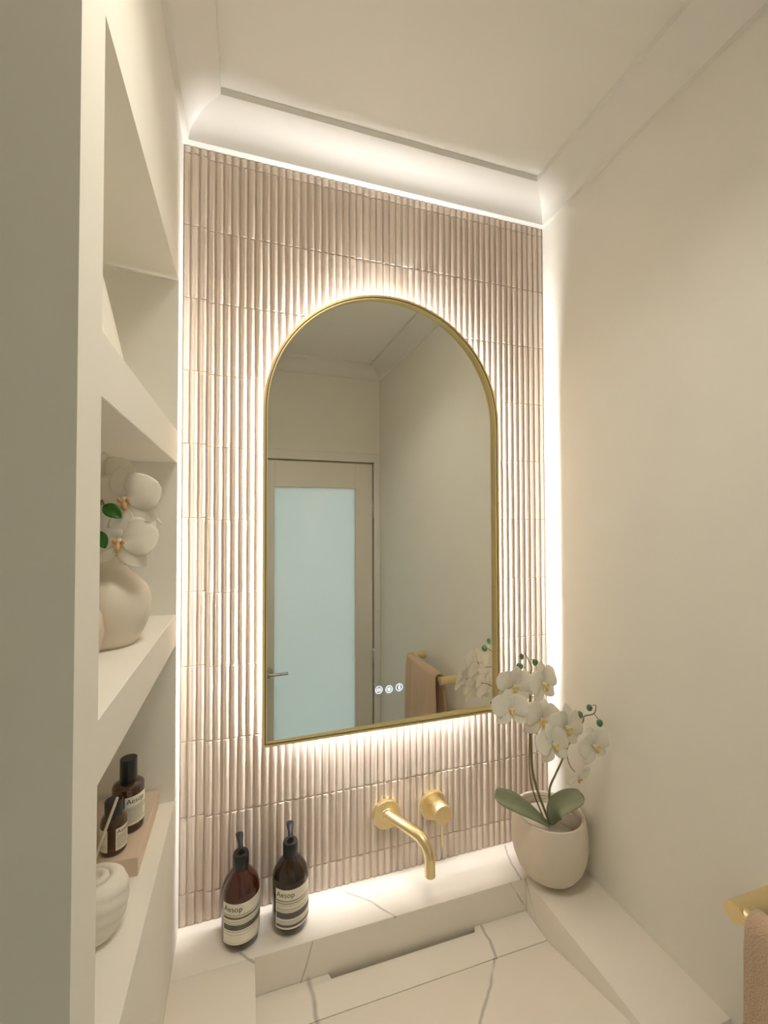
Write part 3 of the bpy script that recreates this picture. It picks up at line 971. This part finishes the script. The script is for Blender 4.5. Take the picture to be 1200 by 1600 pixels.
for q in range(3):
    a_ = radians(-108 + 120 * q); bm = bmesh.new(); lathe(bm, [(0, 0), (.0055, 0), (.0055, .0045), (0, .0045)], 14, (.036 * cos(a_), .036 * sin(a_), 0)); obj('foot', bm, M_black, pot)

orchid = empty('white_orchid', (PX, PY, ZL + .122)); tag(orchid, 'white moth orchid with two flower spikes growing in the cream pot', 'orchid')
bm = bmesh.new(); lathe(bm, [(0, -.003), (.0705, -.003), (.0710, .0), (.068, .002), (.03, .004), (0, .004)], 40); obj('liner', bm, M_liner, orchid, True)
bm = bmesh.new()
lathe(bm, [(0, 0.001), (.029, .001), (.030, .006), (.025, .011), (.012, .013), (0, .0135)], 28, (.034, -.022, 0), rfun=lambda r, z, a_: r * (1 + .04 * sin(5 * a_) + .02 * sin(11 * a_)))
obj('fibre_pad', bm, M_moss, orchid, True)
bm = bmesh.new(); lathe(bm, [(0, 0.001), (.026, .001), (.027, .005), (.022, .009), (0, .011)], 28, (.002, -.036, 0), rfun=lambda r, z, a_: r * (1 + .05 * sin(4 * a_ + 1)))
obj('fibre_pad', bm, M_moss, orchid, True)
base = Vector((PX - .010, PY - .022, ZL + .126))
# leaves
def leaf(P0, mid, tip, wid, up, seed=0):
    pts = smoothpath([P0, mid, tip], 8); n = len(pts)
    bm = bmesh.new(); rows = []; rows2 = []
    upv = Vector(up)
    for i, p in enumerate(pts):
        u = i / (n - 1); d = (pts[min(i + 1, n - 1)] - pts[max(0, i - 1)]).normalized()
        s = d.cross(upv).normalized(); nn = s.cross(d).normalized()
        w = wid / 2 * (0.10 + 0.90 * sin(pi * min(1, (u ** 1.35) * .86 + .02)) ** .9) if u < .995 else wid / 2 * .18
        r1 = []; r2 = []
        for j in range(7):
            v = j / 6 * 2 - 1
            q = p + s * v * w + nn * (abs(v) ** 1.4 * w * .34) - orchid.location
            r1.append(bm.verts.new(q)); r2.append(bm.verts.new(q - nn * .0016))
        rows.append(r1); rows2.append(r2)
    for i in range(n - 1):
        for j in range(6):
            bm.faces.new((rows[i][j], rows[i][j + 1], rows[i + 1][j + 1], rows[i + 1][j])); bm.faces.new((rows2[i][j], rows2[i + 1][j], rows2[i + 1][j + 1], rows2[i][j + 1]))
        for j in (0, 6): bm.faces.new((rows[i][j], rows2[i][j], rows2[i + 1][j], rows[i + 1][j]))
    for i in (0, n - 1):
        for j in range(6): bm.faces.new((rows[i][j], rows[i][j + 1], rows2[i][j + 1], rows2[i][j]))
    return obj('leaf', bm, M_leaf, orchid, True)


leaf(base, at(815, 1262, Y=-.135), at(772, 1243, Y=-.130), .046, (0.1, -.55, .8))
leaf(base + Vector((.004, .003, 0)), at(872, 1262, Y=-.150), at(912, 1245, Y=-.185), .050, (-.1, -.45, .85))
wire('leaf_base', orchid, [base + Vector((.002, .002, -.006)), base + Vector((.002, 0, .012))], (.006, .004), M_leaf)
# spikes
wire('flower_stem', orchid, [base + Vector((.003, .006, -.004)), at(834, 1215, Y=-.118), at(829, 1150, Y=-.108), at(827, 1105, Y=-.10), at(828, 1090, Y=-.098), at(822, 1073, Y=-.096), at(825, 1060, Y=-.096), at(831, 1045, Y=-.097), at(826, 1032, Y=-.098), at(820, 1020, Y=-.1)], (.0031, .0011), M_stem)
wire('stake', orchid, [base + Vector((-.006, .006, -.004)), at(829, 1220, Y=-.122), at(828, 1140, Y=-.112)], .0018, M_stem)
wire('flower_stem', orchid, [base + Vector((.012, .010, -.004)), at(858, 1238, Y=-.128), at(868, 1210, Y=-.135), at(876, 1193, Y=-.140), at(890, 1160, Y=-.138), at(902, 1140, Y=-.142), at(911, 1127, Y=-.150), at(913, 1119, Y=-.165), at(928, 1115, Y=-.185), at(931, 1103, Y=-.190), at(926, 1102, Y=-.188)], (.0026, .0009), M_stem)
wire('side_stem', orchid, [at(928, 1115, Y=-.185), at(937, 1127, Y=-.205)], .0009, M_stem)
wire('side_stem', orchid, [at(884, 1174, Y=-.142), at(890, 1195, Y=-.150), at(898, 1206, Y=-.165)], .0010, M_stem)
for a_, b_, y_ in (((822, 1073), (812, 1074), -.098), ((828, 1090), (838, 1091), -.1), ((827, 1110), (812, 1107), -.108), ((830, 1031), (836, 1034), -.099), ((820, 1044), (812, 1041), -.1)):
    wire('side_stem', orchid, [at(*a_, Y=y_), at((a_[0] + b_[0]) / 2, (a_[1] + b_[1]) / 2 - 2, Y=y_ - .002), at(*b_, Y=y_ - .006)], .0009, M_stem)
for bx, by, y_, rx, rz in ((815, 1026, -.1, .0052, .0074), (812, 1041, -.106, .0078, .0084), (836, 1035, -.1, .0070, .0086), (906, 1117, -.165, .0072, .0082), (921, 1106, -.186, .0066, .0076), (937, 1130, -.208, .0068, .0080)):
    ball('bud', orchid, at(bx, by, Y=y_), rx, rz, M_bud, random.uniform(-.4, .4))
flower(orchid, at(804, 1071, Y=-.112), (-.25, -.95, -.05), (.05, 0, 1), .98, seed=1)
flower(orchid, at(798, 1109, Y=-.132), (-.25, -.80, .35), (0.05, .3, 1), .92, seed=2)
flower(orchid, at(848, 1068, Y=-.126), (.22, -.95, .10), (-.1, 0, 1), 1.04, seed=3)
flower(orchid, at(846, 1124, Y=-.140), (-.1, -.95, .15), (0.15, 0, 1), 1.06, seed=4)
flower(orchid, at(884, 1136, Y=-.172), (.05, -.95, .10), (0.15, 0, 1), 1.06, seed=5)
flower(orchid, at(864, 1164, Y=-.190), (.05, -.85, .3), (-.05, 0, 1), .92, seed=6)
flower(orchid, at(927, 1165, Y=-.222), (.12, -.95, .1), (-.25, 0, 1), .90, seed=7, close=3)
flower(orchid, at(903, 1214, Y=-.195), (.2, -.75, -.45), (0, -.3, 1), .70, seed=8)

# flowers standing in the vase on the shelf
spray = empty('orchid_spray', (-0.0660, -0.2560, ZS2 + .122)); tag(spray, 'cut white orchid flowers with green leaves standing in the bulb vase', 'flowers')
v0 = Vector((-0.0660, -0.2560, ZS2 + .1165))
wire('flower_stem', spray, [v0, v0 + Vector((.004, -.004, .05)), at(176, 815, Y=-.262), at(190, 785, Y=-.255)], .0018, M_stem)
wire('flower_stem', spray, [v0 + Vector((-.004, 0, 0)), v0 + Vector((-.012, -.004, .05)), at(158, 790, Y=-.268), at(153, 757, Y=-.268), at(166, 754, Y=-.266)], .0015, M_stem)
flower(spray, at(195, 781, Y=-.300), (.05, -.98, .05), (-.12, 0, 1), 1.02, lip=me_lip2, seed=11)
flower(spray, at(187, 846, Y=-.305), (.1, -.93, .10), (.12, 0, 1), 1.02, lip=me_lip2, seed=12)
flower(spray, at(166, 752, Y=-.275), (-.3, -.9, .05), (-.2, 0, 1), .90, lip=me_lip2, seed=13)
flower(spray, at(206, 824, Y=-.268), (.75, -.6, .15), (.2, 0, 1), .80, lip=me_lip2, seed=14, close=14)
for pts, r_ in ((((214, 824), (228, 814), (242, 810), (252, 818)), (.0045, .0012)), (((222, 828), (232, 824), (238, 823)), (.0035, .0012)),
                (((225, 834), (226, 845), (233, 851), (240, 846), (237, 840)), (.0046, .0016)), (((208, 846), (210, 860), (202, 868), (198, 860)), (.0048, .0016)),
                (((212, 806), (224, 802), (232, 795)), (.0030, .0048))):
    wire('curled_petal', spray, [at(x_, y_, Y=-.272 - .004 * q) for q, (x_, y_) in enumerate(pts)], r_, M_petal, 6, 10)
me_gl = sheet('leaf', .030, .020, M_gleaf, wsepal, lambda u, v: .003 * sin(pi * u) + .0016 * abs(v), 8, 6, .0009)
for (x_, y_), Yp, fw_, up_, s_ in (((163, 790), -.318, (0, -1, .35), (.75, 0, -.65), .95), ((151, 830), -.318, (.3, -1, .1), (.45, 0, -1), .85)):
    o = bpy.data.objects.new('leaf', me_gl); COL.objects.link(o); o.parent = spray
    Mx = frame(fw_, up_); Mx.translation = at(x_, y_, Y=Yp) - spray.location; o.matrix_local = Mx @ Matrix.Scale(s_, 4)
    wire('leaf_stalk', spray, [at(x_, y_, Y=Yp), at(x_ - 5, y_ - 7, Y=Yp + .006), v0 + Vector((-.012, -.004, .06))], .0011, M_stem)

# ------------------------------------------------------------------ towel rail and towel
RBX, RBZ, RY0, RY1 = 0.8340, CZ - 0.585, -0.526, -0.838
rail = empty('towel_rail', (RW, (RY0 + RY1) / 2, RBZ)); tag(rail, 'brushed brass towel rail on the right wall with two round posts', 'towel rail')
bm = bmesh.new(); tube(bm, [(RBX - RW, RY0 - rail.location.y, 0), (RBX - RW, RY1 - rail.location.y, 0)], .0115, 20); autosmooth(obj('bar', bm, M_brass, rail), 50)
for yy in (RY0, RY1):
    bm = bmesh.new(); tube(bm, [(0.0005, yy - rail.location.y, 0), (RBX - RW - .010, yy - rail.location.y, 0)], .0145, 24); autosmooth(obj('post', bm, M_brass, rail), 50)

bm = bmesh.new()
T0, T1 = RY0 - .022, RY1 + .022; N = 22
prof = []
R1 = .0155
for i in range(15): prof.append((R1 + .004 * (1 - i / 14) , -.34 + .34 * i / 14, 1))
prof = [(RBX + R1 + .002, RBZ - .30 + .30 * i / 12) for i in range(12)]
prof += [(RBX + R1 * cos(pi * i / 8), RBZ + R1 * sin(pi * i / 8)) for i in range(9)]
prof += [(RBX - R1 - .002 - .003 * (i / 12), RBZ - .36 * i / 12) for i in range(1, 13)]
rows = []; rows2 = []
for k in range(N + 1):
    y_ = T0 + (T1 - T0) * k / N; r1 = []; r2 = []
    for q, (x_, z_) in enumerate(prof):
        drop = max(0, RBZ - z_)
        wob = .0035 * sin(k * 1.1 + .6) * min(1, drop / .08) + .002 * sin(k * .45 + q * .3)
        p = Vector((x_ + wob * (1 if drop > .004 else .2), y_ + .012 * (drop / .36) * (1 - 2 * k / N), z_))
        c_ = Vector((RBX, y_, max(z_, RBZ) if z_ > RBZ else z_)); n_ = Vector((x_ - RBX, 0, max(0, z_ - RBZ))).normalized()
        r1.append(bm.verts.new(p)); r2.append(bm.verts.new(p + n_ * .006))
    rows.append(r1); rows2.append(r2)
m_ = len(prof)
for k in range(N):
    for q in range(m_ - 1):
        bm.faces.new((rows[k][q], rows[k][q + 1], rows[k + 1][q + 1], rows[k + 1][q])); bm.faces.new((rows2[k][q], rows2[k + 1][q], rows2[k + 1][q + 1], rows2[k][q + 1]))
    for q in (0, m_ - 1): bm.faces.new((rows[k][q], rows2[k][q], rows2[k + 1][q], rows[k + 1][q]))
for k in (0, N):
    for q in range(m_ - 1): bm.faces.new((rows[k][q], rows[k][q + 1], rows2[k][q + 1], rows2[k][q]))
tag(obj('hand_towel', bm, M_towel, None, True), 'tan terry hand towel hanging over the brass rail on the right wall', 'towel')

# body of the added fill lamp, on the alcove ceiling just out of view
cl = empty('fill_light', (FILL_AT[0], FILL_AT[1], ZC)); tag(cl, 'added round fill light flush on the alcove ceiling, out of view', 'lamp')
bm = bmesh.new(); lathe(bm, [(.165, 0), (.165, -.022), (.152, -.026), (.152, -.012), (.0, -.012)], 40); autosmooth(obj('housing', bm, M_trim, cl), 40)
bm = bmesh.new(); lathe(bm, [(0, -.020), (.150, -.020), (.150, -.016), (0, -.016)], 40); obj('lens', bm, M_fill_lens, cl)
